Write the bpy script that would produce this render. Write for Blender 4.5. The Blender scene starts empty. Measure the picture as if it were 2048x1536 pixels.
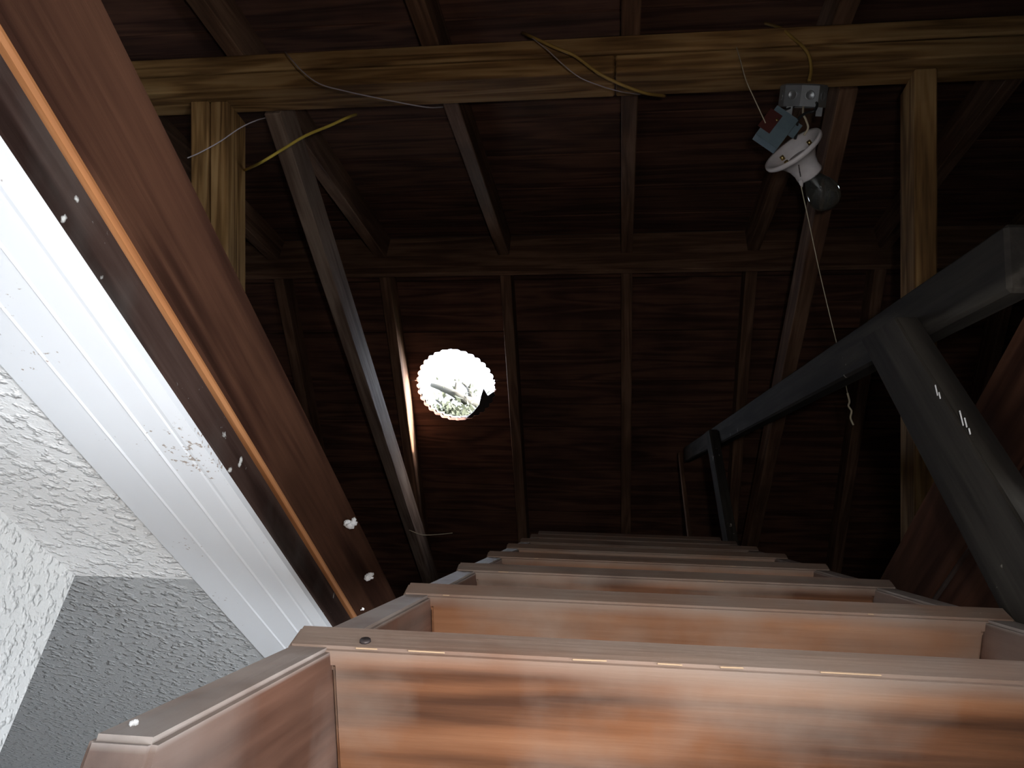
import bpy, bmesh, math, random
from mathutils import Vector, Matrix
random.seed(7)
rnd = random.Random(11)
sc = bpy.context.scene
C = sc.collection

# ------------------------------------------------------------------ camera
CZ = 2.12                                  # camera height above the room floor
F = 1700.0; TH = math.radians(38.0); AL = math.atan(.128)
ca, sa, ct, st = math.cos(AL), math.sin(AL), math.cos(TH), math.sin(TH)
ROWS = ((ca, 0, sa), (ct*sa, -st, -ct*ca), (st*sa, ct, -st*ca))      # camera -> world
RM = Matrix(ROWS)
cam_d = bpy.data.cameras.new('camera'); cam = bpy.data.objects.new('camera', cam_d); C.objects.link(cam)
cam_d.sensor_fit = 'HORIZONTAL'; cam_d.sensor_width = 36.0; cam_d.lens = F/2048*36.0
cam_d.clip_start = .01; cam_d.clip_end = 200
cam.matrix_world = Matrix.Translation((0, 0, CZ)) @ RM.to_4x4()
sc.camera = cam
def ray(u, v): return RM @ Vector((u-1024, 768-v, -F))
def atd(u, v, d): return ray(u, v)*(d/F) + Vector((0, 0, CZ))         # point seen at a pixel, at depth d

# ------------------------------------------------------------------ sky, sun, lamps, exposure
w = bpy.data.worlds.new('sky'); sc.world = w; w.use_nodes = True
nt = w.node_tree; nt.nodes.clear()
sky = nt.nodes.new('ShaderNodeTexSky'); sky.sky_type = 'NISHITA'; sky.sun_disc = False
sky.sun_elevation = math.radians(34); sky.sun_rotation = math.radians(108); sky.dust_density = 3.0
bg = nt.nodes.new('ShaderNodeBackground'); bg.inputs['Strength'].default_value = 4.0
wo = nt.nodes.new('ShaderNodeOutputWorld')
hs = nt.nodes.new('ShaderNodeHueSaturation'); hs.inputs['Saturation'].default_value = .35      # hazy white sky
nt.links.new(sky.outputs[0], hs.inputs['Color']); nt.links.new(hs.outputs[0], bg.inputs[0]); nt.links.new(bg.outputs[0], wo.inputs[0])

def light(name, kind, loc, energy, color=(1, 1, 1), direction=None, **kw):
    d = bpy.data.lights.new(name, kind); d.energy = energy; d.color = color
    for k, v in kw.items(): setattr(d, k, v)
    o = bpy.data.objects.new(name, d); C.objects.link(o); o.location = loc
    if direction is not None: o.rotation_euler = Vector(direction).to_track_quat('-Z', 'Y').to_euler()
    return o
light('sun', 'SUN', (8, -3, 10), 26, (1, .95, .86), (-.146, .048, -.088), angle=math.radians(.6))
# the camera's own flash, beside the lens
fl = RM @ Vector((.045, .035, .01))
light('camera_flash', 'SPOT', fl+Vector((0, 0, CZ)), 14.5, (1, .93, .86), ray(900, 760),
      spot_size=math.radians(86), spot_blend=1.0, shadow_soft_size=.012)
# hall daylight from an added area light; the right-hand wall has no window
light('hall_daylight', 'AREA', (1.62, -.55, CZ-.75), 105, (.86, .93, 1), (-1, .40, .38), shape='RECTANGLE', size=.9, size_y=1.0)
sc.view_settings.view_transform = 'Standard'; sc.view_settings.look = 'None'
sc.view_settings.exposure = 0.0; sc.view_settings.gamma = 1.0; sc.view_settings.use_curve_mapping = False

# ------------------------------------------------------------------ materials
def mat_base(name):
    m = bpy.data.materials.new(name); m.use_nodes = True
    n = m.node_tree; b = n.nodes['Principled BSDF']
    return m, n, b
def L(n, a, b): n.links.new(a, b)
def plain(name, col, rough=.6, metal=0, spec=.5, **kw):
    m, n, b = mat_base(name)
    b.inputs['Base Color'].default_value = (*col, 1); b.inputs['Roughness'].default_value = rough
    b.inputs['Metallic'].default_value = metal; b.inputs['Specular IOR Level'].default_value = spec
    for k, v in kw.items(): b.inputs[k].default_value = v
    # slight unevenness
    tc = n.nodes.new('ShaderNodeTexCoord'); ns = n.nodes.new('ShaderNodeTexNoise'); ns.inputs['Scale'].default_value = 60
    mx = n.nodes.new('ShaderNodeMix'); mx.data_type = 'RGBA'
    mx.inputs[6].default_value = (*[c*.8 for c in col], 1); mx.inputs[7].default_value = (*[min(1, c*1.12) for c in col], 1)
    L(n, tc.outputs['Object'], ns.inputs['Vector']); L(n, ns.outputs['Fac'], mx.inputs[0]); L(n, mx.outputs[2], b.inputs['Base Color'])
    return m
def ramp(n, stops):
    r = n.nodes.new('ShaderNodeValToRGB'); e = r.color_ramp.elements
    while len(e) < len(stops): e.new(.5)
    for x, (p, c) in zip(e, stops): x.position = p; x.color = (*c, 1)
    return r
def wood(name, dark, mid, lite, rough=.75, grain=9, ring=1.6, blotch=.35, dirt=None, dirt_amt=.5, speck=None, speck_at=.72, bump=.25, spec=.3, edge=None, mixn=.62):
    """grain runs along the local X of every board"""
    m, n, b = mat_base(name); N = n.nodes.new
    tc = N('ShaderNodeTexCoord'); oi = N('ShaderNodeObjectInfo')
    mul = N('ShaderNodeMath'); mul.operation = 'MULTIPLY'; mul.inputs[1].default_value = 37.3
    L(n, oi.outputs['Random'], mul.inputs[0])
    cmb = N('ShaderNodeCombineXYZ'); [L(n, mul.outputs[0], cmb.inputs[i]) for i in range(3)]
    add = N('ShaderNodeVectorMath'); add.operation = 'ADD'; L(n, tc.outputs['Object'], add.inputs[0]); L(n, cmb.outputs[0], add.inputs[1])
    def mapping(s):
        mp = N('ShaderNodeMapping'); mp.inputs['Scale'].default_value = s; L(n, add.outputs[0], mp.inputs['Vector']); return mp
    m1 = mapping((ring*.55, ring*7, ring*7)); n1 = N('ShaderNodeTexNoise'); n1.inputs['Scale'].default_value = 1.5; n1.inputs['Detail'].default_value = 2; n1.inputs['Distortion'].default_value = .6
    L(n, m1.outputs[0], n1.inputs['Vector'])
    sw = N('ShaderNodeMath'); sw.operation = 'MULTIPLY'; sw.inputs[1].default_value = 26; L(n, n1.outputs['Fac'], sw.inputs[0])
    sn = N('ShaderNodeMath'); sn.operation = 'SINE'; L(n, sw.outputs[0], sn.inputs[0])
    sc1 = N('ShaderNodeMapRange'); sc1.inputs[1].default_value = -1; sc1.inputs[2].default_value = 1; L(n, sn.outputs[0], sc1.inputs[0])
    m2 = mapping((grain*.5, grain*9, grain*9)); n2 = N('ShaderNodeTexNoise'); n2.inputs['Scale'].default_value = 2.2; n2.inputs['Detail'].default_value = 5
    L(n, m2.outputs[0], n2.inputs['Vector'])
    mx = N('ShaderNodeMix'); mx.data_type = 'FLOAT'; mx.inputs[0].default_value = mixn; L(n, sc1.outputs[0], mx.inputs[2]); L(n, n2.outputs['Fac'], mx.inputs[3])
    rp = ramp(n, [(.22, dark), (.5, mid), (.78, lite)]); L(n, mx.outputs[0], rp.inputs[0])
    n3 = N('ShaderNodeTexNoise'); n3.inputs['Scale'].default_value = 5.5; n3.inputs['Detail'].default_value = 4; L(n, add.outputs[0], n3.inputs['Vector'])
    out = rp.outputs[0]
    bl = N('ShaderNodeMix'); bl.data_type = 'RGBA'; bl.blend_type = 'MULTIPLY'; bl.inputs[0].default_value = blotch
    r3 = ramp(n, [(.3, (.35, .32, .3)), (.65, (1.15, 1.12, 1.1))]); L(n, n3.outputs['Fac'], r3.inputs[0])
    L(n, out, bl.inputs[6]); L(n, r3.outputs[0], bl.inputs[7]); out = bl.outputs[2]
    if dirt:
        n4 = N('ShaderNodeTexNoise'); n4.inputs['Scale'].default_value = 9; n4.inputs['Detail'].default_value = 6; L(n, add.outputs[0], n4.inputs['Vector'])
        r4 = ramp(n, [(.45, (0, 0, 0)), (.7, (dirt_amt,)*3)]); L(n, n4.outputs['Fac'], r4.inputs[0])
        md = N('ShaderNodeMix'); md.data_type = 'RGBA'; L(n, r4.outputs[0], md.inputs[0]); L(n, out, md.inputs[6]); md.inputs[7].default_value = (*dirt, 1); out = md.outputs[2]
    if speck:
        n5 = N('ShaderNodeTexNoise'); n5.inputs['Scale'].default_value = 95; n5.inputs['Detail'].default_value = 3; L(n, add.outputs[0], n5.inputs['Vector'])
        n6 = N('ShaderNodeTexNoise'); n6.inputs['Scale'].default_value = 11; L(n, add.outputs[0], n6.inputs['Vector'])
        pr = N('ShaderNodeMath'); pr.operation = 'MULTIPLY'; L(n, n5.outputs['Fac'], pr.inputs[0]); L(n, n6.outputs['Fac'], pr.inputs[1])
        r5 = ramp(n, [(speck_at-.36, (0, 0, 0)), (speck_at-.31, (1, 1, 1))]); L(n, pr.outputs[0], r5.inputs[0])
        ms = N('ShaderNodeMix'); ms.data_type = 'RGBA'; L(n, r5.outputs[0], ms.inputs[0]); L(n, out, ms.inputs[6]); ms.inputs[7].default_value = (*speck, 1); out = ms.outputs[2]
    if edge:                                              # grime and handling wear on one edge: (axis, lo, hi, colour, amount)
        sp = N('ShaderNodeSeparateXYZ'); L(n, tc.outputs['Object'], sp.inputs[0])
        mr = N('ShaderNodeMapRange'); mr.inputs[1].default_value = edge[1]; mr.inputs[2].default_value = edge[2]; mr.inputs[4].default_value = edge[4]; L(n, sp.outputs[edge[0]], mr.inputs[0])
        n7 = N('ShaderNodeTexNoise'); n7.inputs['Scale'].default_value = 22; n7.inputs['Detail'].default_value = 5; L(n, add.outputs[0], n7.inputs['Vector'])
        r7 = N('ShaderNodeMapRange'); r7.inputs[1].default_value = .3; r7.inputs[2].default_value = .65; r7.inputs[3].default_value = .45; L(n, n7.outputs['Fac'], r7.inputs[0])
        m7 = N('ShaderNodeMath'); m7.operation = 'MULTIPLY'; L(n, mr.outputs[0], m7.inputs[0]); L(n, r7.outputs[0], m7.inputs[1])
        me_ = N('ShaderNodeMix'); me_.data_type = 'RGBA'; L(n, m7.outputs[0], me_.inputs[0]); L(n, out, me_.inputs[6]); me_.inputs[7].default_value = (*edge[3], 1); out = me_.outputs[2]
    L(n, out, b.inputs['Base Color'])
    b.inputs['Roughness'].default_value = rough; b.inputs['Specular IOR Level'].default_value = spec
    bp = N('ShaderNodeBump'); bp.inputs['Strength'].default_value = bump; bp.inputs['Distance'].default_value = .004
    L(n, mx.outputs[0], bp.inputs['Height']); L(n, bp.outputs[0], b.inputs['Normal'])
    return m
def plaster(name, col, scale=70, dist=.004, strength=.8):
    """spattered stipple: small raised blobs over a fine sandy ground"""
    m, n, b = mat_base(name); N = n.nodes.new
    tc = N('ShaderNodeTexCoord')
    ns = N('ShaderNodeTexNoise'); ns.inputs['Scale'].default_value = scale*3.2; ns.inputs['Detail'].default_value = 2; L(n, tc.outputs['Object'], ns.inputs['Vector'])
    vo = N('ShaderNodeTexNoise'); vo.inputs['Scale'].default_value = scale; vo.inputs['Detail'].default_value = 2; L(n, tc.outputs['Object'], vo.inputs['Vector'])
    r = ramp(n, [(.50, (0, 0, 0)), (.70, (1, 1, 1))]); L(n, vo.outputs['Fac'], r.inputs[0])
    ad = N('ShaderNodeMath'); ad.operation = 'MULTIPLY_ADD'; ad.inputs[1].default_value = .30; L(n, ns.outputs['Fac'], ad.inputs[0]); L(n, r.outputs[0], ad.inputs[2])
    bp = N('ShaderNodeBump'); bp.inputs['Strength'].default_value = strength; bp.inputs['Distance'].default_value = dist
    L(n, ad.outputs[0], bp.inputs['Height']); L(n, bp.outputs[0], b.inputs['Normal'])
    b.inputs['Base Color'].default_value = (*col, 1); b.inputs['Roughness'].default_value = .75
    return m
def paint_dirty(name, col, spot):
    m, n, b = mat_base(name); N = n.nodes.new
    tc = N('ShaderNodeTexCoord')
    a1 = N('ShaderNodeTexNoise'); a1.inputs['Scale'].default_value = 240; a1.inputs['Detail'].default_value = 2; L(n, tc.outputs['Object'], a1.inputs['Vector'])
    a2 = N('ShaderNodeTexNoise'); a2.inputs['Scale'].default_value = 9; a2.inputs['Detail'].default_value = 3; L(n, tc.outputs['Object'], a2.inputs['Vector'])
    pr = N('ShaderNodeMath'); pr.operation = 'MULTIPLY'; L(n, a1.outputs['Fac'], pr.inputs[0]); L(n, a2.outputs['Fac'], pr.inputs[1])
    r = ramp(n, [(.40, (0, 0, 0)), (.44, (.8, .8, .8))]); L(n, pr.outputs[0], r.inputs[0])
    mx = N('ShaderNodeMix'); mx.data_type = 'RGBA'; L(n, r.outputs[0], mx.inputs[0]); mx.inputs[6].default_value = (*col, 1); mx.inputs[7].default_value = (*spot, 1)
    L(n, mx.outputs[2], b.inputs['Base Color']); b.inputs['Roughness'].default_value = .4
    return m
M = {}
M['sheath'] = wood('old_sheathing', (.06, .026, .018), (.11, .05, .034), (.17, .08, .05), rough=.95, blotch=.6, grain=6)
M['rafter'] = wood('old_rafter', (.10, .05, .03), (.17, .09, .052), (.25, .145, .09), rough=.8, blotch=.45)
M['collar'] = wood('weathered_collar_tie', (.17, .11, .08), (.26, .18, .135), (.36, .27, .21), rough=.75, blotch=.4)
M['pine'] = wood('pine', (.13, .065, .02), (.30, .165, .06), (.42, .26, .11), rough=.75, ring=2.0, blotch=.5, grain=7)
M['tread'] = wood('ladder_tread', (.055, .022, .011), (.17, .072, .034), (.255, .122, .064), rough=.45, ring=1.4, blotch=.6, dirt=(.235, .19, .16), dirt_amt=.75, spec=.35, mixn=.55, edge=('Y', .006, -.002, (.20, .158, .135), .85))
M['stringer'] = wood('ladder_stringer', (.075, .033, .021), (.14, .068, .045), (.20, .112, .08), rough=.55, blotch=.65, dirt=(.22, .18, .16), dirt_amt=.6, edge=('Z', -.0035, -.0012, (.36, .315, .29), .9))
M['railwood'] = wood('dark_grey_rail', (.012, .010, .009), (.022, .019, .016), (.045, .04, .034), rough=.8, blotch=.4, speck=(.5, .46, .4), speck_at=.80, spec=.2)
M['hatch'] = wood('hatch_board', (.026, .010, .006), (.048, .020, .012), (.075, .033, .019), rough=.9, blotch=.5, grain=8, spec=.08)
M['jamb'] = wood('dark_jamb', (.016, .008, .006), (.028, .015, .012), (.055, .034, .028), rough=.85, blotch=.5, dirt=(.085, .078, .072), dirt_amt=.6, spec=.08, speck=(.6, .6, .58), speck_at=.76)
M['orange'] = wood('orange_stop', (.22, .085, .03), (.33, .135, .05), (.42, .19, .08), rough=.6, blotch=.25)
M['white'] = paint_dirty('white_trim_paint', (.80, .82, .86), (.28, .20, .14))
M['crack'] = plain('brown_caulk_crack', (.16, .085, .05), .9)
M['ceil'] = plaster('textured_ceiling', (.88, .885, .89), 105, .0038)
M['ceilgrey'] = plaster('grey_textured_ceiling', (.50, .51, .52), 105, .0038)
M['wall'] = plaster('textured_wall', (.76, .76, .75), 110, .003)
M['floor'] = wood('floor_planks', (.2, .12, .07), (.3, .19, .11), (.4, .26, .16))
M['roofing'] = plain('asphalt_roofing', (.06, .06, .062), .9)
M['felt'] = plain('black_felt', (.012, .012, .014), .6)
M['siding'] = plain('gable_boarding', (.20, .11, .07), .9)
M['galv'] = plain('galvanised_steel', (.42, .45, .48), .45, .75)
M['boxin'] = plain('box_liner', (.62, .63, .64), .6)
M['bluegrey'] = plain('blue_grey_steel', (.24, .34, .40), .45, .45)
M['red'] = plain('dull_red_label', (.085, .018, .014), .6)
M['porcelain'] = plain('white_porcelain', (.86, .82, .84), .25)
M['brass'] = plain('brass', (.75, .55, .22), .3, 1)
M['blackwire'] = plain('black_insulation', (.012, .012, .013), .5)
M['cable'] = plain('yellow_brown_cable', (.36, .22, .05), .6)
M['greywire'] = plain('grey_wire', (.42, .36, .38), .5)
M['string'] = plain('cotton_string', (.62, .54, .40), .9)
M['rope'] = plain('yellow_cord', (.55, .40, .06), .8)
M['lint'] = plain('white_lint', (.75, .76, .78), .9)
M['chip'] = plain('bare_wood_chip', (.36, .25, .16), .8)
M['nail'] = plain('nail_head', (.05, .04, .04), .5, .6)
M['bark'] = plain('bark', (.035, .034, .028), .9)
M['leaf'] = plain('leaf', (.020, .026, .012), .9)
M['ground'] = plain('grass_ground', (.08, .10, .04), .95)
m, n, b = mat_base('smoky_bulb_glass'); b.inputs['Base Color'].default_value = (.42, .45, .43, 1); b.inputs['Roughness'].default_value = .04
b.inputs['Transmission Weight'].default_value = .92; b.inputs['IOR'].default_value = 1.35; M['glass'] = m

# ------------------------------------------------------------------ helpers
def tag(o, label=None, cat=None, group=None, kind=None):
    if label: o['label'] = label
    if cat: o['category'] = cat
    if group: o['group'] = group
    if kind: o['kind'] = kind
    return o
def obj(name, me, mat=None, parent=None, world=None):
    """link a mesh; `world` is its world matrix, kept when it gets a parent"""
    o = bpy.data.objects.new(name, me); C.objects.link(o)
    if mat is not None and not me.materials: me.materials.append(mat)
    mw = world if world is not None else Matrix.Identity(4)
    if parent is not None:
        o.parent = parent; o.matrix_parent_inverse = Matrix.Identity(4)
        pw = PW.get(parent.name, Matrix.Identity(4)); o.matrix_basis = pw.inverted() @ mw
    else: o.matrix_basis = mw
    PW[o.name] = mw
    return o
PW = {}
def empty(name, mw):
    o = bpy.data.objects.new(name, None); C.objects.link(o); o.matrix_basis = mw; o.empty_display_size = .05
    PW[o.name] = mw
    return o
def frame(o, x, y, z):                                   # 4x4 with these axes at o
    m = Matrix.Identity(4)
    for i in range(3): m[i][0], m[i][1], m[i][2], m[i][3] = x[i], y[i], z[i], o[i]
    return m
def box_me(lx, ly, lz, bev=.002, name='box', off=(0, 0, 0)):
    bm = bmesh.new(); bmesh.ops.create_cube(bm, size=1)
    bmesh.ops.scale(bm, vec=(lx, ly, lz), verts=bm.verts)
    if bev: bmesh.ops.bevel(bm, geom=list(bm.edges), offset=bev, segments=1, affect='EDGES')
    bmesh.ops.translate(bm, vec=off, verts=bm.verts)
    me = bpy.data.meshes.new(name); bm.to_mesh(me); bm.free(); return me
def board(name, p0, p1, up, wid, thk, mat, parent=None, bev=.002):
    """a board from p0 to p1 (centre line); thk is measured along up, wid across"""
    p0, p1, up = Vector(p0), Vector(p1), Vector(up)
    x = (p1-p0).normalized(); z = (up - x*up.dot(x)).normalized(); y = z.cross(x)
    return obj(name, box_me((p1-p0).length, wid, thk, bev, name), mat, parent, frame((p0+p1)/2, x, y, z))
def poly_me(pts, z0, z1, name='poly'):
    """prism over a 2D outline"""
    bm = bmesh.new(); a = [bm.verts.new((x, y, z0)) for x, y in pts]; c = [bm.verts.new((x, y, z1)) for x, y in pts]; k = len(pts)
    bm.faces.new(a[::-1]); bm.faces.new(c)
    for i in range(k): bm.faces.new((a[i], a[(i+1) % k], c[(i+1) % k], c[i]))
    bmesh.ops.recalc_face_normals(bm, faces=bm.faces)
    me = bpy.data.meshes.new(name); bm.to_mesh(me); bm.free(); return me
def tube_bm(bm, pts, rads, seg=8):
    pts = [Vector(p) for p in pts]
    if not isinstance(rads, (list, tuple)): rads = [rads]*len(pts)
    rings = []; ref = None
    for i, p in enumerate(pts):
        t = (pts[min(i+1, len(pts)-1)]-pts[max(i-1, 0)]).normalized()
        if ref is None: ref = t.orthogonal().normalized()
        ref = (ref - t*ref.dot(t)).normalized(); s = t.cross(ref)
        rings.append([bm.verts.new(p + (ref*math.cos(a)+s*math.sin(a))*rads[i]) for a in [2*math.pi*k/seg for k in range(seg)]])
    for r0, r1 in zip(rings, rings[1:]):
        for k in range(seg): bm.faces.new((r0[k], r0[(k+1) % seg], r1[(k+1) % seg], r1[k]))
    bm.faces.new(rings[0][::-1]); bm.faces.new(rings[-1])
def smooth(me):
    for p in me.polygons: p.use_smooth = True
    return me
def tube_me(pts, rads, seg=8, name='tube'):
    bm = bmesh.new(); tube_bm(bm, pts, rads, seg); bmesh.ops.recalc_face_normals(bm, faces=bm.faces)
    me = bpy.data.meshes.new(name); bm.to_mesh(me); bm.free(); return smooth(me)
def curve_pts(ctrl, k=8):                                 # Catmull-Rom
    c = [Vector(p) for p in ctrl]; c = [c[0]*2-c[1]] + c + [c[-1]*2-c[-2]]; out = []
    for i in range(1, len(c)-2):
        for j in range(k):
            t = j/k; a, b_, d, e = c[i-1], c[i], c[i+1], c[i+2]
            out.append(.5*((2*b_)+(d-a)*t+(2*a-5*b_+4*d-e)*t*t+(3*b_-a-3*d+e)*t**3))
    return out + [c[-2]]
def lathe_me(prof, seg=40, name='lathe', closed=False):   # profile (axial z, radius)
    bm = bmesh.new(); rings = []
    for z, r in prof: rings.append([bm.verts.new((r*math.cos(2*math.pi*k/seg), r*math.sin(2*math.pi*k/seg), z)) for k in range(seg)])
    pairs = list(zip(rings, rings[1:])) + ([(rings[-1], rings[0])] if closed else [])
    for a, c in pairs:
        for k in range(seg): bm.faces.new((a[k], a[(k+1) % seg], c[(k+1) % seg], c[k]))
    if not closed:
        if prof[0][1] > .0005: bm.faces.new(rings[0][::-1])
        if prof[-1][1] > .0005: bm.faces.new(rings[-1])
    bmesh.ops.remove_doubles(bm, verts=bm.verts, dist=1e-5); bmesh.ops.recalc_face_normals(bm, faces=bm.faces)
    me = bpy.data.meshes.new(name); bm.to_mesh(me); bm.free(); return smooth(me)
def boxes_me(boxes, name):                                # several axis boxes (x0,x1,y0,y1,z0,z1) of one slab
    bm = bmesh.new()
    for x0, x1, y0, y1, z0, z1 in boxes:
        r = bmesh.ops.create_cube(bm, size=1)['verts']
        bmesh.ops.scale(bm, vec=(x1-x0, y1-y0, z1-z0), verts=r); bmesh.ops.translate(bm, vec=((x0+x1)/2, (y0+y1)/2, (z0+z1)/2), verts=r)
    me = bpy.data.meshes.new(name); bm.to_mesh(me); bm.free(); return me
def struct(name, boxes, mat): return tag(obj(name, boxes_me(boxes, name), mat), kind='structure')

# ------------------------------------------------------------------ the house shell
HX0, HX1, HY0, HY1 = -.300, .300, -.55, 1.15              # hatch opening
CE = CZ + .330                                            # ceiling underside
X0, X1, Y0, Y1 = -3.3, 3.3, -2.1, 6.05
struct('floor', [(X0, X1, Y0, Y1, -.05, 0)], M['floor'])
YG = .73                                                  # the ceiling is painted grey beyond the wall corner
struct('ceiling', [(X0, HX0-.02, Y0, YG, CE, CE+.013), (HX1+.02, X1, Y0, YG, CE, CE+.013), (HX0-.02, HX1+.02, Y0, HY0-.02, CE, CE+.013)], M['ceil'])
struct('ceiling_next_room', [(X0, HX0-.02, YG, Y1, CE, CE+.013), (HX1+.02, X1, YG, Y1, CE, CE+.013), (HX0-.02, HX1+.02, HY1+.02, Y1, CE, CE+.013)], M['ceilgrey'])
WL = -.535                                                # hall wall beside the hatch, ending in an outside corner
struct('wall_left', [(WL-.11, WL, Y0, .73, 0, CE), (X0, WL-.11, .62, .73, 0, CE)], M['wall'])
struct('wall_right', [(1.66, 1.76, Y0, 1.78, 0, CE)], M['wall'])
DH = CZ - .10                                             # head of the doorway into the next room
struct('wall_front', [(X0, -.9, 1.78, 1.88, 0, CE), (.8, X1, 1.78, 1.88, 0, CE), (-.9, .8, 1.78, 1.88, DH, CE)], M['wall'])
struct('wall_outer_back', [(X0-.1, X1+.1, Y0-.1, Y0, -.05, CE+.02)], M['wall'])
struct('wall_outer_front', [(X0-.1, X1+.1, Y1, Y1+.1, -.05, CE+.02)], M['wall'])
# roof planes: underside of rafters  near z = NA + SL*y,  far z = FA - SL*y
SL = .4557; PH = math.atan(SL); cph, sph = math.cos(PH), math.sin(PH)
NA, FA = CZ+1.198, CZ+3.0114
RD = .089                                                  # rafter depth
def gable(name, x0, x1):
    pts = [(Y0-.1, -.05), (Y1+.1, -.05), (Y1+.1, FA-SL*(Y1+.1)+.09), (1.99, FA-SL*1.99+.09), (Y0-.1, NA+SL*(Y0-.1)+.09)]
    me = poly_me(pts, x0, x1, name)
    return tag(obj(name, me, M['siding'], None, frame((0, 0, 0), (0, 1, 0), (0, 0, 1), (1, 0, 0))), kind='structure')
gable('wall_gable_left', X0-.1, X0); gable('wall_gable_right', X1, X1+.1)
struct('ground', [(-30, 30, Y1+.2, 45, -.4, -.3)], M['ground'])

# ------------------------------------------------------------------ roof: slope frames (local x = world x, local y down the slope, local z outward)
RIDGE_Y = 1.99
nz = Vector((0, -sph, cph)); ny = Vector((0, -cph, -sph))
near_fr = frame(Vector((0, RIDGE_Y, NA+SL*RIDGE_Y)), (-1, 0, 0), ny, nz)
fz = Vector((0, sph, cph)); fy = Vector((0, cph, -sph))
far_fr = frame(Vector((0, RIDGE_Y, FA-SL*RIDGE_Y)), (1, 0, 0), fy, fz)
def far_local(u, v, h):                                   # pixel -> far-slope coordinates at height h over the rafter undersides
    r = ray(u, v); p0 = Vector(far_fr.translation) - Vector((0, 0, CZ)) + fz*h
    q = r*(p0.dot(fz)/r.dot(fz)); d = q - (Vector(far_fr.translation)-Vector((0, 0, CZ)))
    return d.x, d.dot(fy)
hl, hr_, ht_, hb_ = far_local(833, 770, RD), far_local(990, 770, RD), far_local(912, 699, RD), far_local(912, 841, RD)
HC = ((hl[0]+hr_[0])/2, (ht_[1]+hb_[1])/2); HR = ((hr_[0]-hl[0])/2 + (hb_[1]-ht_[1])/2)/2
def hole_r(a, k=33, amp=.045, ph=0): return HR*(1 - amp + amp*abs(math.sin(k*a/2*1.0+ph))*1.2 + .012*math.sin(3*a+1))
def holed(x0, x1, y0, y1, z0, z1, name, **kw):
    """a board with the part of the round hole that falls on it cut away: a left and a right half"""
    bm = bmesh.new()
    ring = [(hole_r(2*math.pi*i/720, **kw)*math.cos(2*math.pi*i/720), hole_r(2*math.pi*i/720, **kw)*math.sin(2*math.pi*i/720)) for i in range(720)]
    def edge_x(y, side):
        dy = y-HC[1]; best = 0.0
        for (xa, ya), (xb, yb) in zip(ring, ring[1:]+ring[:1]):
            if (ya-dy)*(yb-dy) <= 0 and ya != yb:
                x = xa+(xb-xa)*(dy-ya)/(yb-ya)
                if x*side > best: best = x*side
        return HC[0]+side*best
    ys = sorted({y0, y1, *[y for y in [HC[1]-HR*1.08*math.cos(math.pi*i/300) for i in range(301)] if y0 < y < y1]})
    for side, xo in ((-1, x0), (1, x1)):
        pts = [(xo, y) for y in (y0, y1)] if side < 0 else [(xo, y0), (xo, y1)]
        inner = [(edge_x(y, side), y) for y in ys]
        for (xa, ya), (xb, yb) in zip(inner, inner[1:]):
            q = [(xo, ya), (xo, yb), (xb, yb), (xa, ya)]
            a = [bm.verts.new((px, py, z0)) for px, py in q]; c = [bm.verts.new((px, py, z1)) for px, py in q]
            bm.faces.new(a); bm.faces.new(c[::-1]); bm.faces.new((a[2], a[3], c[3], c[2]))
            for i, j in ((0, 1),): bm.faces.new((a[i], a[j], c[j], c[i]))
        for y in (y0, y1):
            xe = edge_x(y, side); v = [bm.verts.new(p) for p in ((xo, y, z0), (xe, y, z0), (xe, y, z1), (xo, y, z1))]; bm.faces.new(v)
    bmesh.ops.remove_doubles(bm, verts=bm.verts, dist=1e-6); bmesh.ops.recalc_face_normals(bm, faces=bm.faces)
    me = bpy.data.meshes.new(name); bm.to_mesh(me); bm.free(); return me
def cm(fr, x, y, z): return fr @ Matrix.Translation((x, y, z))

NLEN, FLEN = 4.62, 4.60
roof_near = tag(obj('roof_near', box_me(X1-X0+.2, NLEN, .012, 0, 'roof_near', (0, NLEN/2-.055, RD+.019+.008)), M['roofing'], None, near_fr),
                'dark near roof slope of boards and rafters overhead', None, None, 'structure')
roof_far = tag(obj('roof_far', holed(X0-.1, X1+.1, -.056, FLEN, RD+.0205, RD+.034, 'roof_far', ph=.8, amp=.05), M['roofing'], None, far_fr),
               'dark far roof slope of boards and rafters with a round hole', None, None, 'structure')
BW = .201; T0 = (2.318-RIDGE_Y)/cph + RD*math.tan(PH)*1.0      # a joint seen just above the hole
_, T0 = far_local(912, 665, RD)
def sheathe(parent, fr, t0, tmax, rows_shared):
    t = t0 - BW*math.ceil((t0+.034)/BW)
    k = 0
    while t < tmax:
        a, b_ = max(t, -.034), min(t+BW-.004, tmax)
        cuts = [X0, -1.62+.41*rnd.choice((-1, 0, -2)), .84+.41*rnd.choice((0, 1, 2)), X1] if k % 2 else [X0, X0+1.25+.41*rnd.choice((0, 1)), 1.66+.41*rnd.choice((0, -1)), X1]
        for c0, c1 in zip(cuts, cuts[1:]):
            dz = rnd.uniform(0, .0014)
            if fr is far_fr and b_ > HC[1]-HR and a < HC[1]+HR and c0 < HC[0] < c1:
                me = holed(c0+.001, c1-.001, a, b_, RD+dz, RD+.019, 'board')
                obj('board', me, M['sheath'], parent, fr)
            elif b_-a > .02:
                obj('board', box_me(c1-c0-.002, b_-a, .019-dz, .0015, 'board'), M['sheath'], parent, cm(fr, (c0+c1)/2, (a+b_)/2, RD+dz/2+.0095))
        t += BW; k += 1
sheathe(roof_near, near_fr, .12, NLEN-.05, False)
sheathe(roof_far, far_fr, T0, FLEN-.05, True)
RAFT = [-.822 if k == -2 else (-.394 if k == -1 else .02+.41*k) for k in range(-7, 8)]
rme_n = None
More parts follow.
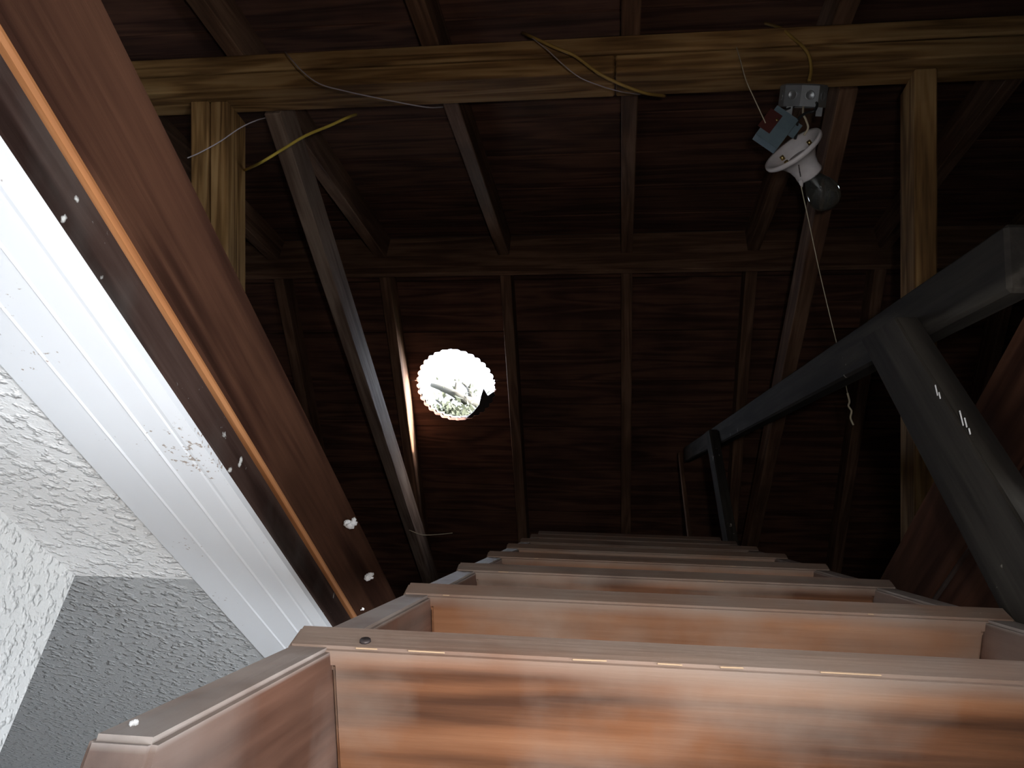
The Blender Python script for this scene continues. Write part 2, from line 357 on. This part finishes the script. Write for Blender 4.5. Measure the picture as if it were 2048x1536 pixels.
def rafter_me(ln):                                        # long board in local x, plumb cut at the ridge end
    bm = bmesh.new(); h = math.tan(PH)*RD; t = .019
    prof = [(.0105, 0), (ln, 0), (ln, RD), (.0105-h, RD)]
    a = [bm.verts.new((x, -t, z)) for x, z in prof]; c = [bm.verts.new((x, t, z)) for x, z in prof]
    bm.faces.new(a[::-1]); bm.faces.new(c)
    for i in range(4): bm.faces.new((a[i], a[(i+1) % 4], c[(i+1) % 4], c[i]))
    bmesh.ops.recalc_face_normals(bm, faces=bm.faces); bmesh.ops.bevel(bm, geom=list(bm.edges), offset=.002, segments=1, affect='EDGES')
    me = bpy.data.meshes.new('rafter'); bm.to_mesh(me); bm.free(); me.materials.append(M['rafter']); return me
rm_n, rm_f = rafter_me(NLEN-.1), rafter_me(FLEN-.1)
for x in RAFT:
    mw = frame(near_fr.translation + Vector((x, 0, 0)), ny, (1, 0, 0), nz); mw = frame(mw.translation, ny, nz.cross(ny), nz)
    obj('rafter', rm_n, None, roof_near, mw)
    obj('rafter', rm_f, None, roof_far, frame(far_fr.translation + Vector((x, 0, 0)), fy, fz.cross(fy), fz))
rz0, rz1 = CZ+2.022, NA+SL*RIDGE_Y+RD/cph-.004
tag(board('ridge_board', (X0+.02, RIDGE_Y, (rz0+rz1)/2), (X1-.02, RIDGE_Y, (rz0+rz1)/2), (0, 0, 1), .019, rz1-rz0, M['rafter']),
    'dark wooden ridge board running across above the round hole', 'ridge board')
# torn black roofing flap left hanging in the hole
fp = [far_local(u, v, RD+.01) for u, v in [(967, 776), (976, 791), (987, 783), (991, 790), (987, 806), (976, 822), (956, 836), (938, 841), (932, 836), (947, 823), (959, 808), (962, 792)]]
tag(obj('roofing_flap', poly_me(fp, RD+.006, RD+.012, 'roofing_flap'), M['felt'], None, far_fr),
    'torn black roofing flap left in the lower right of the round hole', 'roofing')

# collar ties
for xs, y0c, y1c, z, lab in ((-.7825, .82, 3.12, CZ+1.492, 'greyish weathered collar tie running beside the round hole, lit along its lower half'),
                          (.470, .82, 3.12, CZ+1.492, 'brown collar tie running behind the hanging bulb fixture')):
    x = xs; ze = z
    ya = (z-NA)/SL + .02; yb = (FA-z)/SL - .02
    tag(board('collar_tie', (x, 1.075, z+.165), (x, yb+.02, z-.012), (0, 0, 1), .038, .089, M['collar'] if x < 0 else M['rafter']), lab, 'collar tie')

# purlin: two flat layers under the near rafters
pd = Vector((0, sph, -cph)); pu = Vector((0, cph, sph))     # down from the rafters, up the slope
pf = Vector((0, .929, NA+SL*.929))                          # its upper front edge
PT, PWD = .041, .089
pur = tag(empty('purlin', Matrix.Translation(pf)), 'doubled pale pine purlin spanning across under the near rafters', 'beam')
def pl(x, layer): return Vector((x, 0, 0)) + pf + pu*(PWD/2) + pd*(PT*(layer+.5)) + pd*.0035*layer
XJ = atd(1230, 130, 1.72).x
board('upper_board', pl(-2.4, 0), pl(2.5, 0), pd, PWD, PT-.0005, M['pine'], pur, .004)
board('lower_board', pl(-2.4, 1), pl(XJ-.0015, 1), pd, PWD, PT-.001, M['pine'], pur, .003)
board('lower_board', pl(XJ+.0015, 1), pl(2.5, 1), pd, PWD, PT-.001, M['pine'], pur, .003)
# struts going down and forward from the purlin
sd = Vector((0, math.cos(math.radians(52)), -math.sin(math.radians(52)))); sn = Vector((0, -sd.z*-1, 0))
sn = Vector((0, sd.z, -sd.y))                               # faces the photographer, downwards
stp = pf + pu*.028 + pd*.085
def strut(xs, wid, lab):
    e = tag(empty('purlin_strut', Matrix.Translation(Vector((sum(xs)/len(xs), 0, 0))+stp)), lab, 'strut')
    ln = (stp.z-(CE+.016))/-sd.z
    for i, x in enumerate(xs):
        a = stp + Vector((x, 0, 0)) - sn*(.045+.004*i)
        a = a - sd*((a-pf).dot(pd)-2*PT-.0055)/sd.dot(pd); q = a+sd*((a.z-(CE+.03))/-sd.z)
        bo = board('board', a, q, sn, wid, .089, M['pine'], e, .003)
        k_ = sn.dot(pd)/sd.dot(pd); half = (q-a).length/2
        for v in bo.data.vertices:
            if v.co.x < -half+.01: v.co.x -= k_*v.co.z
strut([-.905, -.862], .041, 'pale doubled pine strut rising behind the dark hatch board')
strut([.588], .042, 'pale pine strut right of the hanging bulb fixture')

# ceiling joists on the attic floor
for i, x in enumerate(RAFT):
    if HX0-.03 < x < HX1+.03:
        segs = [(Y0+.3, HY0-.06), (HY1+.06, Y1-.3)]
    else: segs = [(Y0+.3, Y1-.3)]
    for a, b_ in segs:
        tag(board('ceiling_joist', (x, a, CE+.0145+.0445), (x, b_, CE+.0145+.0445), (0, 0, 1), .038, .089, M['rafter'], bpy.data.objects['ceiling'] if False else None), None, None, None, 'structure')

# ------------------------------------------------------------------ hatch frame and white trim
hf = tag(empty('hatch_frame', Matrix.Translation((HX0, HY0, CE))), 'dark brown wooden frame lining the attic hatch opening', 'hatch frame')
HT = CZ + .461                                             # top of the lining boards
zs = CZ + .3645
for s in (-1, 1):
    xf = abs(HX0)
    board('lining_board', (s*(xf+.0145), HY0, (zs+.006+HT)/2), (s*(xf+.0145), HY1, (zs+.006+HT)/2), (0, 0, 1), .032, HT-zs-.006, M['hatch'], hf, .004)
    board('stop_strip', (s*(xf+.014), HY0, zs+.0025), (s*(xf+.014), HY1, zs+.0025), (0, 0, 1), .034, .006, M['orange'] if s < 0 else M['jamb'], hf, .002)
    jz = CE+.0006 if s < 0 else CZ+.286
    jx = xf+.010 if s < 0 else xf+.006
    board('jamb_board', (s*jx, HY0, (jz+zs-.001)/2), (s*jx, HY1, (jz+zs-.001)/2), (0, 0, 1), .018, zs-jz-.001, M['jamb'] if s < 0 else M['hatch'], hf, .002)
for y in (HY0-.016, HY1+.016):
    board('header_board', (HX0-.03, y, (CZ+.3246+HT)/2), (HX1+.03, y, (CZ+.3246+HT)/2), (0, 0, 1), .03, HT-CZ-.3246, M['hatch'], hf, .003)
TW = .1045
def casing(name, a, b_, inward, lab):
    """moulded casing under the ceiling from a to b_, inward = towards the opening"""
    prof = [(0, 0), (0, -.0045), (.002, -.0058), (.036, -.0062), (.0375, -.0074), (.039, -.0064), (.066, -.0064), (.0675, -.0077), (.0692, -.0066), (.088, -.0066),
            (.0895, -.0060), (.0925, -.0065), (TW, -.0058), (TW, 0)]
    a, b_ = Vector(a), Vector(b_); y = (b_-a).normalized(); x = Vector(inward); z = Vector((0, 0, 1))
    bm = bmesh.new(); r0 = [bm.verts.new(a+x*p+z*q) for p, q in prof]; r1 = [bm.verts.new(b_+x*p+z*q) for p, q in prof]; k = len(prof)
    bm.faces.new(r0); bm.faces.new(r1[::-1])
    for i in range(k): bm.faces.new((r0[i], r0[(i+1) % k], r1[(i+1) % k], r1[i]))
    bmesh.ops.recalc_face_normals(bm, faces=bm.faces); me = bpy.data.meshes.new(name); bm.to_mesh(me); bm.free()
    return tag(obj(name, me, M['white']), lab, None, None, 'structure')
t1 = casing('trim_1', (HX0-.0010-TW, HY0-.1, CE), (HX0-.0010-TW, HY1+.1, CE), (1, 0, 0), 'white moulded wood trim along the left of the hatch')
casing('trim_2', (HX1+.0160+TW, HY0-.1, CE), (HX1+.0160+TW, HY1+.1, CE), (-1, 0, 0), 'white moulded wood trim along the right of the hatch')
casing('trim_3', (HX0-.0010, HY1+.0035+TW, CE), (HX1+.0160, HY1+.0035+TW, CE), (0, -1, 0), 'white moulded wood trim across the far end of the hatch')
# brown crack where the trim meets the ceiling
cp_ = [Vector((HX0-.0010-TW-.0008+rnd.uniform(-.0006, .0006), y*.02, CE-.0003)) for y in range(-25, 58)]
obj('caulk_crack', tube_me(cp_, [rnd.uniform(.0009, .0019) for _ in cp_], 5, 'caulk_crack'), M['crack'], t1)

# ------------------------------------------------------------------ ladder (local x across, y up the ladder, z out of its front)
yw, pt = math.radians(1.7), math.radians(29.8)
lx = Vector((math.cos(yw), math.sin(yw), 0)); ly = Vector((-math.sin(yw)*math.cos(pt), math.cos(yw)*math.cos(pt), math.sin(pt))); lz = lx.cross(ly)
LO = Vector((-.149, .552, CZ+.245)); LF = frame(LO, lx, ly, lz)
W, SP = .40, .221; ST = .019; SDP = .082
lad = tag(empty('attic_ladder', LF), 'brown wooden attic ladder with flat treads and a dark handrail', 'ladder')
def lp(x, y, z): return LF @ Vector((x, y, z))
YB, YT = -.382, 1.50
# stringers, lower end cut plumb
cutdir = Vector((math.sin(pt), math.cos(pt)))               # along world -z in (y,z): (-sin,-cos)
for s in (0, 1):
    x = s*(W-ST) + ST/2
    prof = [(YB, 0), (YT, 0), (YT, -SDP), (YB-SDP*math.tan(pt), -SDP)]
    # local mesh: x along ladder, y = thickness, z = depth
    bm = bmesh.new(); a = [bm.verts.new((p, -ST/2, q)) for p, q in prof]; c = [bm.verts.new((p, ST/2, q)) for p, q in prof]
    bm.faces.new(a[::-1]); bm.faces.new(c)
    for i in range(4): bm.faces.new((a[i], a[(i+1) % 4], c[(i+1) % 4], c[i]))
    bmesh.ops.recalc_face_normals(bm, faces=bm.faces); bmesh.ops.bevel(bm, geom=list(bm.edges), offset=.0018, segments=2, affect='EDGES')
    me = bpy.data.meshes.new('stringer'); bm.to_mesh(me); bm.free()
    obj('stringer', me, M['stringer'], lad, frame(lp(x, 0, 0), ly, lz.cross(ly), lz))
# treads: would be level with the ladder at its working angle
ta = math.radians(40+29.8)                                  # angle between tread depth and the ladder
tdir = -lz*math.sin(ta) + ly*math.cos(ta)                   # from nose to back
tn = ly*math.sin(ta) + lz*math.cos(ta)                      # top of the tread
def tread_me(i):
    """local x across (grain), y depth from the nose, z up; the nose laps over the stringers"""
    th, dp, ns = .019, .088, .010
    o2 = [(0, -.004), (W, -.004), (W, ns-.004), (W-ST-.0005, ns-.004), (W-ST-.0005, dp), (ST+.0005, dp), (ST+.0005, ns-.004), (0, ns-.004)]
    bm = bmesh.new(); a = [bm.verts.new((x, y, -th)) for x, y in o2]; c = [bm.verts.new((x, y, 0)) for x, y in o2]; k = len(o2)
    bm.faces.new(a[::-1]); bm.faces.new(c)
    for q in range(k): bm.faces.new((a[q], a[(q+1) % k], c[(q+1) % k], c[q]))
    bmesh.ops.recalc_face_normals(bm, faces=bm.faces); bmesh.ops.bevel(bm, geom=list(bm.edges), offset=.0016, segments=2, affect='EDGES')
    bmesh.ops.translate(bm, vec=(-W/2, 0, 0), verts=bm.verts)
    me = bpy.data.meshes.new('tread'); bm.to_mesh(me); bm.free(); return me
tmesh = tread_me(0); tmesh.materials.append(M['tread']); treads = {}
tbk = tdir; tx = lx; tz = tx.cross(tbk)
if tz.dot(ly) < 0: tz = -tz
for k in range(-1, 7):
    o = lp(W/2, k*SP, 0) + tz*.004 - tbk*.002
    mw = frame(o, tx, tbk, tx.cross(tbk)); treads[k] = (obj('tread', tmesh, None, lad, mw), mw)
# bare chips along the nose edges
for k, xs in ((-1, [(.035, .012), (.061, .02), (.13, .018), (.163, .013), (.188, .012), (.235, .03), (.33, .016)]), (0, [(.03, .006), (.31, .005)]), (1, [(.045, .012), (.245, .007)]), (2, [(.29, .008), (.06, .006)])):
    t, mw = treads[k]
    for x, ln in xs:
        obj('bare_chip', box_me(ln*.8, .0007, .0009, .0003, 'bare_chip', (0, 0, 0)), M['chip'], t, mw @ Matrix.Translation((x-W/2, -.0038, -.0183)) @ Matrix.Rotation(rnd.uniform(-.03, .03), 4, 'Y'))
t, mw = treads[-1]
obj('nail', lathe_me([(0, .0026), (.0009, .0024), (.0012, 0)], 10, 'nail'), M['nail'], t, mw @ Matrix.Translation((.033-W/2, -.0042, -.013)) @ Matrix.Rotation(math.pi/2, 4, 'X'))
# handrail outside the right stringer
RZ0, RZ1 = .226, .277
rail = board('handrail', lp(W+.022+.0115, .022, (RZ0+RZ1)/2), lp(W+.022+.0115, 2.36, (RZ0+RZ1)/2), lz, .023, RZ1-RZ0, M['railwood'], lad, .003)
pa = math.radians(40); pdir = ly*math.cos(pa) + lz*math.sin(pa); pw_ = ly*-math.sin(pa) + lz*math.cos(pa)
def post(y_left, z_left, wid, z_top, z_bot, thk=.021):
    """flat post against the rail; its ends are cut parallel to the ladder. (y_left, z_left) lies on its upper-left edge"""
    c, s_ = math.cos(pa), math.sin(pa); y2, z2 = y_left-s_*wid, z_left+c*wid
    on = lambda y, z, zz: (y+(zz-z)/s_*c, zz)
    q = [on(y_left, z_left, z_top), on(y_left, z_left, z_bot), on(y2, z2, z_bot), on(y2, z2, z_top)]
    ctr = Vector((sum(a for a, _ in q)/4, sum(b_ for _, b_ in q)/4)); ux, uy = Vector((c, s_)), Vector((-s_, c))
    pts = [((Vector(p)-ctr).dot(ux), (Vector(p)-ctr).dot(uy)) for p in q]
    me = poly_me(pts, -thk/2, thk/2, 'handrail_post'); bm = bmesh.new(); bm.from_mesh(me); bmesh.ops.bevel(bm, geom=list(bm.edges), offset=.0018, segments=2, affect='EDGES'); bm.to_mesh(me); bm.free()
    wx = ly*c + lz*s_; wy = -ly*s_ + lz*c
    return obj('handrail_post', me, M['railwood'], rail, frame(lp(W+.0005+thk/2, ctr.x, ctr.y), wx, wy, wx.cross(wy)))
p1 = post(.265, .218, .068, .246, -.080)
for yy, zz, ln in ((.100, .165, .010), (.094, .160, .006), (.055, .138, .013), (.048, .134, .008), (.042, .127, .005)):
    q = lp(W-.0002, yy, zz); obj('paint_scratch', box_me(ln, .0012, .0008, .0002, 'paint_scratch'), M['lint'], p1, frame(q, pdir, pdir.cross(lx)*-1, lx) if False else frame(q, (pdir*.9+pw_*.43).normalized(), lx.cross((pdir*.9+pw_*.43).normalized()), lx))
post(1.602, .255, .055, .262, -.080)
def thin():
    top = lp(W+.006, 2.34, .25); return board('handrail_post', top-pdir*1.1, top, lx, .02, .012, M['rafter'], rail, .002)
thin()
# pale batten across the ladder head
board('head_batten', lp(.05, YT+.012, -.012), lp(.30, YT+.012, -.012), lz, .02, .02, M['rafter'], lad, .002)

# ------------------------------------------------------------------ hanging light fixture
def camv(x, y, z): return (RM @ Vector((x, y, z))).normalized()
jb = atd(1606, 192, 1.60)
fx = tag(empty('light_fixture', Matrix.Translation(jb)), 'bare bulb light fixture dangling from the pine purlin with pull string', 'light fixture')
# octagonal junction box, open downwards
ax = camv(.04, 1, .30); bx_ = camv(1, -.03, 0); bx_ = (bx_-ax*bx_.dot(ax)).normalized(); by_ = ax.cross(bx_)
bm = bmesh.new(); R8, H8, T8 = .043, .040, .0018
def octr(r, z): return [bm.verts.new((r*math.cos(math.pi/8+math.pi/4*k), r*math.sin(math.pi/8+math.pi/4*k), z)) for k in range(8)]
rings = [octr(R8, -H8/2), octr(R8, H8/2-.003), octr(R8-.003, H8/2)]
inner = [octr(R8-T8, -H8/2), octr(R8-T8, H8/2-T8)]
for a, c in zip(rings, rings[1:]):
    for k in range(8): bm.faces.new((a[k], a[(k+1) % 8], c[(k+1) % 8], c[k]))
bm.faces.new(rings[2])
for k in range(8):
    bm.faces.new((rings[0][k], inner[0][k], inner[0][(k+1) % 8], rings[0][(k+1) % 8]))
    bm.faces.new((inner[0][k], inner[1][k], inner[1][(k+1) % 8], inner[0][(k+1) % 8]))
bm.faces.new(inner[1]); bmesh.ops.recalc_face_normals(bm, faces=bm.faces)
me = bpy.data.meshes.new('junction_box'); bm.to_mesh(me); bm.free()
jfr = frame(jb, bx_, by_, ax); jbox = obj('junction_box', me, M['galv'], fx, jfr)
for k in range(8):
    a = math.pi/4*k; n_ = Vector((math.cos(a), math.sin(a), 0)); p = n_*(R8*math.cos(math.pi/8)+.0004)
    q = jfr @ frame(p, (-n_.y, n_.x, 0), (0, 0, 1), (n_.x, n_.y, 0))
    obj('knockout', lathe_me([(0, .0088), (.0008, .0088), (.0008, .0074), (.0003, .0070), (.0003, 0)], 18, 'knockout'), M['galv'], jbox, q)
obj('box_liner', lathe_me([(0, .034), (.001, .034), (.001, 0)], 24, 'box_liner'), M['boxin'], jbox, jfr @ Matrix.Translation((0, 0, H8/2-.006)))
# two hanging ears of the box
for sx in (-1, 1):
    obj('box_ear', box_me(.012, .0015, .018, .0004, 'box_ear'), M['galv'], jbox, jfr @ Matrix.Translation((sx*.028, -.018, -H8/2-.007)))
# tilted blue-grey switch box with a red label
sbc = atd(1551, 251, 1.575)
sx_ = camv(.80, -.60, .1); sz_ = camv(.12, .1, 1); sz_ = (sz_-sx_*sz_.dot(sx_)).normalized(); sy_ = sz_.cross(sx_)
sfr = frame(sbc, sx_, sy_, sz_)
sbm = bmesh.new()
def bmbox(bm, x0, x1, y0, y1, z0, z1):
    r = bmesh.ops.create_cube(bm, size=1)['verts']; bmesh.ops.scale(bm, vec=(x1-x0, y1-y0, z1-z0), verts=r); bmesh.ops.translate(bm, vec=((x0+x1)/2, (y0+y1)/2, (z0+z1)/2), verts=r)
bmbox(sbm, -.020, .028, -.036, .036, -.0015, 0)
bmbox(sbm, .0265, .028, -.036, .036, -.022, -.0016); bmbox(sbm, -.020, -.0185, -.036, .036, -.022, -.0016)
bmbox(sbm, -.0184, .0264, .0345, .036, -.022, -.0016); bmbox(sbm, -.0184, .0264, -.036, -.0345, -.022, -.0016)
bmbox(sbm, .0285, .040, .004, .036, -.010, -.0085)
me = bpy.data.meshes.new('switch_box'); sbm.to_mesh(me); sbm.free()
sb = obj('switch_box', me, M['bluegrey'], fx, sfr)
obj('red_label', box_me(.026, .044, .0012, .0003, 'red_label'), M['red'], sb, sfr @ Matrix.Translation((-.013, .001, .0012)))
obj('box_screw', lathe_me([(0, .003), (.0015, .0026), (.0018, 0)], 10, 'box_screw'), M['brass'], sb, sfr @ Matrix.Translation((-.004, .010, .0018)))
# porcelain lampholder
dc = atd(1584, 297, 1.585); la = camv(.64, -.70, -.30); lu = la.orthogonal().normalized(); lv = la.cross(lu); lfr = frame(dc, lu, lv, la)
lh = obj('lampholder', lathe_me([(0, .0570), (.004, .0585), (.008, .0575), (.011, .053), (.015, .043), (.024, .034), (.036, .0275), (.05, .0245), (.060, .0255), (.064, .0235), (.062, .019), (.03, .019), (.018, .024), (.012, .036), (.005, .046), (.001, .052)], 48, 'lampholder', True), M['porcelain'], fx, lfr)
obj('inner_disc', lathe_me([(.020, .0), (.020, .022), (.024, .022), (.024, 0)], 24, 'inner_disc'), M['porcelain'], lh, lfr)
for a in (.6, 2.9, 4.4):
    obj('terminal_screw', lathe_me([(.0, .0), (.0, .004), (.008, .004), (.008, 0)], 12, 'terminal_screw'), M['brass'], lh, lfr @ Matrix.Translation((.030*math.cos(a), .030*math.sin(a), .006)))
gl = obj('bulb', lathe_me([(.062, .0135), (.068, .0150), (.078, .0195), (.090, .0260), (.102, .0300), (.112, .0308), (.122, .0290), (.132, .0235), (.139, .0150), (.1425, .006), (.1435, 0)], 36, 'bulb'), M['glass'], fx, lfr)
obj('bulb_cap', lathe_me([(.036, .0), (.036, .012), (.042, .0135), (.062, .0135), (.062, 0)], 20, 'bulb_cap'), M['brass'], gl, lfr)
obj('filament_stem', lathe_me([(.0625, .006), (.080, .004), (.094, .0012), (.1, .0)], 12, 'filament_stem'), M['boxin'], gl, lfr)
# wires between box and holder
def wire(name, px, r, mat, parent=None, k=8, seg=7):
    return obj(name, tube_me(curve_pts([atd(*p) for p in px], k), r, seg, name), M[mat], parent)
PW.setdefault('light_fixture', Matrix.Translation(jb))
wire('black_wire', [(1624, 200, 1.59), (1634, 208, 1.56), (1628, 222, 1.55), (1612, 226, 1.56), (1596, 240, 1.58), (1594, 262, 1.59), (1590, 278, 1.59)], .0026, 'blackwire', fx)
wire('white_wire', [(1608, 205, 1.60), (1606, 226, 1.58), (1612, 240, 1.575), (1616, 256, 1.575), (1608, 270, 1.585)], .0020, 'string', fx)
wire('box_wire', [(1596, 208, 1.60), (1580, 216, 1.59), (1566, 222, 1.59), (1556, 230, 1.59)], .0022, 'blackwire', fx)
# pull chain, connector bell and string
c0, c1 = atd(1596, 322, 1.565), atd(1601, 352, 1.558)
bm = bmesh.new()
for i in range(11):
    q = c0.lerp(c1, i/10); bmesh.ops.create_icosphere(bm, subdivisions=1, radius=.0014, matrix=Matrix.Translation(q))
me = bpy.data.meshes.new('pull_chain'); bm.to_mesh(me); bm.free(); obj('pull_chain', smooth(me), M['nail'], fx)
dn = (atd(1672, 684, 1.62)-atd(1602, 372, 1.558)).normalized(); du = dn.orthogonal().normalized()
obj('chain_bell', lathe_me([(0, .0015), (.001, .0036), (.006, .0040), (.009, .0030), (.013, .0016), (.014, 0)], 16, 'chain_bell'), M['porcelain'], fx, frame(atd(1601, 360, 1.558), du, dn.cross(du), dn))
wire('pull_string', [(1602, 372, 1.558), (1618, 445, 1.575), (1636, 530, 1.59), (1655, 612, 1.605), (1674, 690, 1.62), (1690, 762, 1.635), (1695, 786, 1.64)], .0009, 'string', fx, 6, 5)
wire('string_tail', [(1695, 786, 1.64), (1699, 803, 1.64), (1697, 812, 1.64), (1703, 822, 1.64), (1701, 836, 1.64), (1707, 850, 1.64)], .0019, 'string', fx, 5, 5)
# ------------------------------------------------------------------ loose cables round the purlin
tag(wire('cable', [(1530, 46, 1.80), (1562, 57, 1.69), (1588, 78, 1.66), (1606, 94, 1.64), (1618, 112, 1.635), (1622, 140, 1.63), (1618, 162, 1.62)], .0034, 'cable'),
    'yellowish brown cable feeding down over the purlin to the bulb fixture', 'cable')
tag(wire('cable', [(1045, 66, 1.80), (1062, 73, 1.69), (1110, 95, 1.655), (1150, 112, 1.65), (1195, 145, 1.635), (1240, 168, 1.64), (1290, 186, 1.66), (1330, 192, 1.72)], .0032, 'cable'),
    'yellowish brown cable drooping over the middle of the purlin', 'cable')
tag(wire('wire', [(1050, 66, 1.80), (1062, 74, 1.69), (1095, 100, 1.64), (1125, 128, 1.62), (1160, 155, 1.61), (1205, 173, 1.62), (1245, 184, 1.65), (1280, 189, 1.70)], .0010, 'greywire'),
    'thin grey wire drooping beside the brown cable at mid purlin', 'wire')
tag(wire('wire', [(570, 104, 1.80), (577, 112, 1.68), (605, 143, 1.64), (640, 168, 1.62), (690, 182, 1.61), (750, 195, 1.60), (820, 209, 1.60), (860, 215, 1.62), (886, 214, 1.68)], .0012, 'greywire'),
    'thin grey wire sagging across the left half of the purlin', 'wire')
tag(wire('wire', [(375, 316, 1.56), (400, 305, 1.58), (440, 283, 1.60), (480, 256, 1.62), (512, 241, 1.64), (530, 236, 1.70)], .0012, 'greywire'),
    'thin grey wire crossing in front of the left strut', 'wire')
tag(wire('cord', [(490, 340, 1.90), (520, 326, 1.72), (560, 302, 1.70), (610, 272, 1.68), (660, 251, 1.66), (695, 235, 1.67), (712, 229, 1.74)], .0030, 'rope'),
    'frayed yellow cord slanting across in front of the left collar tie', 'cord')
tag(wire('string', [(1470, 86, 1.70), (1480, 118, 1.64), (1492, 160, 1.60), (1508, 196, 1.58), (1520, 222, 1.57), (1531, 246, 1.568)], .0010, 'string'),
    'thin pale string hanging from the purlin to the red label', 'string')

# ------------------------------------------------------------------ lint, straw and paint flakes
def lint(px, d, r, lab, n_=5):
    bm = bmesh.new(); c = atd(px[0], px[1], d)
    for i in range(n_):
        q = c + Vector((rnd.uniform(-1, 1), rnd.uniform(-1, 1), rnd.uniform(-1, 1)))*r*.7
        bmesh.ops.create_icosphere(bm, subdivisions=1, radius=r*rnd.uniform(.35, .75), matrix=Matrix.Translation(q) @ Matrix.Diagonal((rnd.uniform(.5, 1.4), rnd.uniform(.5, 1.4), rnd.uniform(.5, 1.4), 1)))
    me = bpy.data.meshes.new('lint_tuft'); bm.to_mesh(me); bm.free(); return tag(obj('lint_tuft', me, M['lint']), lab, 'lint')
def hatch_d(u, v, x):
    r = ray(u, v); return x/r.x*F
lint((700, 1052), hatch_d(700, 1052, -.290), .0065, 'white lint tuft caught on the top edge of the left hatch board')
lint((740, 1150), hatch_d(740, 1150, -.290), .0050, 'shreds of white lint above the ladder stringer at the hatch board end', 7)
def lad_d(u, v):                                          # depth where the ray meets the ladder front
    r = ray(u, v); o = LO-Vector((0, 0, CZ)); return o.dot(lz)/r.dot(lz)*F
lint((266, 1447), lad_d(266, 1447)*.99, .0011, 'white paint fleck on the edge of the stringer near its cut end')
lint((724, 1218), lad_d(724, 1218)*.99, .0011, 'tiny white fleck on the stringer below the lint', 3)
tag(wire('straw', [(818, 1060, 2.0), (838, 1068, 2.0), (850, 1070, 2.0), (875, 1069, 2.0), (905, 1066, 2.0)], .0009, 'string'),
    'thin pale straw crossing the foot of the left collar tie', 'straw')

# ------------------------------------------------------------------ tree outside, seen through the hole
tr = tag(empty('tree', Matrix.Translation((-1.2, 7.4, -.3))), 'tree with bare limbs and green leaves seen through the round hole', 'tree')
D = 9.0
fork = atd(985, 832, D)
tb = bmesh.new(); tube_bm(tb, curve_pts([(-1.2, 7.4, -.3), (-1.1, 7.45, 2.2), (fork.x+.2, fork.y+.15, fork.z-1.0), fork], 5), [.16-.11*i/15 for i in range(16)], 10)
me = bpy.data.meshes.new('trunk'); tb.to_mesh(me); tb.free(); obj('trunk', smooth(me), M['bark'], tr)
limbs = [([(985, 832, D), (958, 812, D), (930, 800, D-.1), (906, 786, D-.1), (880, 775, D), (864, 770, D+.1)], .036, .014),
         ([(944, 806, D), (940, 785, D), (934, 774, D+.1), (924, 765, D+.1)], .018, .006),
         ([(909, 788, D), (911, 776, D), (913, 764, D)], .014, .005),
         ([(938, 776, D), (942, 766, D)], .008, .004),
         ([(985, 832, D), (950, 828, D), (915, 822, D), (890, 812, D-.1), (872, 800, D)], .020, .006),
         ([(930, 828, D), (927, 815, D), (929, 806, D)], .010, .005),
         ([(905, 797, D), (900, 803, D), (893, 806, D)], .008, .004)]
tips = []
for px, r0, r1 in limbs:
    p = curve_pts([atd(*q) for q in px], 4); tips += p
    obj('branch', tube_me(p, [1.9*(r0+(r1-r0)*i/(len(p)-1)) for i in range(len(p))], 7, 'branch'), M['bark'], tr)
lb = bmesh.new()
def leaf(c, s):
    x = Vector((rnd.gauss(0, 1), rnd.gauss(0, 1), rnd.gauss(0, 1))).normalized(); y = x.orthogonal().normalized()
    v = [lb.verts.new(c+x*a*s+y*b_*s) for a, b_ in ((-1, 0), (-.2, .38), (1, 0), (-.2, -.38))]; lb.faces.new(v)
for i in range(800):
    u, v = rnd.gauss(912, 34), 844-abs(rnd.gauss(0, 19)); leaf(atd(u, v, D+rnd.uniform(-.5, .5)), rnd.uniform(.035, .065))
for i in range(60): leaf(rnd.choice(tips)+Vector((rnd.gauss(0, .06), rnd.gauss(0, .06), rnd.gauss(0, .06))), rnd.uniform(.02, .035))
for i in range(50): leaf(atd(rnd.gauss(945, 12), rnd.gauss(793, 9), D+rnd.uniform(-.3, .3)), rnd.uniform(.02, .04))
me = bpy.data.meshes.new('foliage'); lb.to_mesh(me); lb.free(); tag(obj('foliage', me, M['leaf'], tr), kind='stuff')
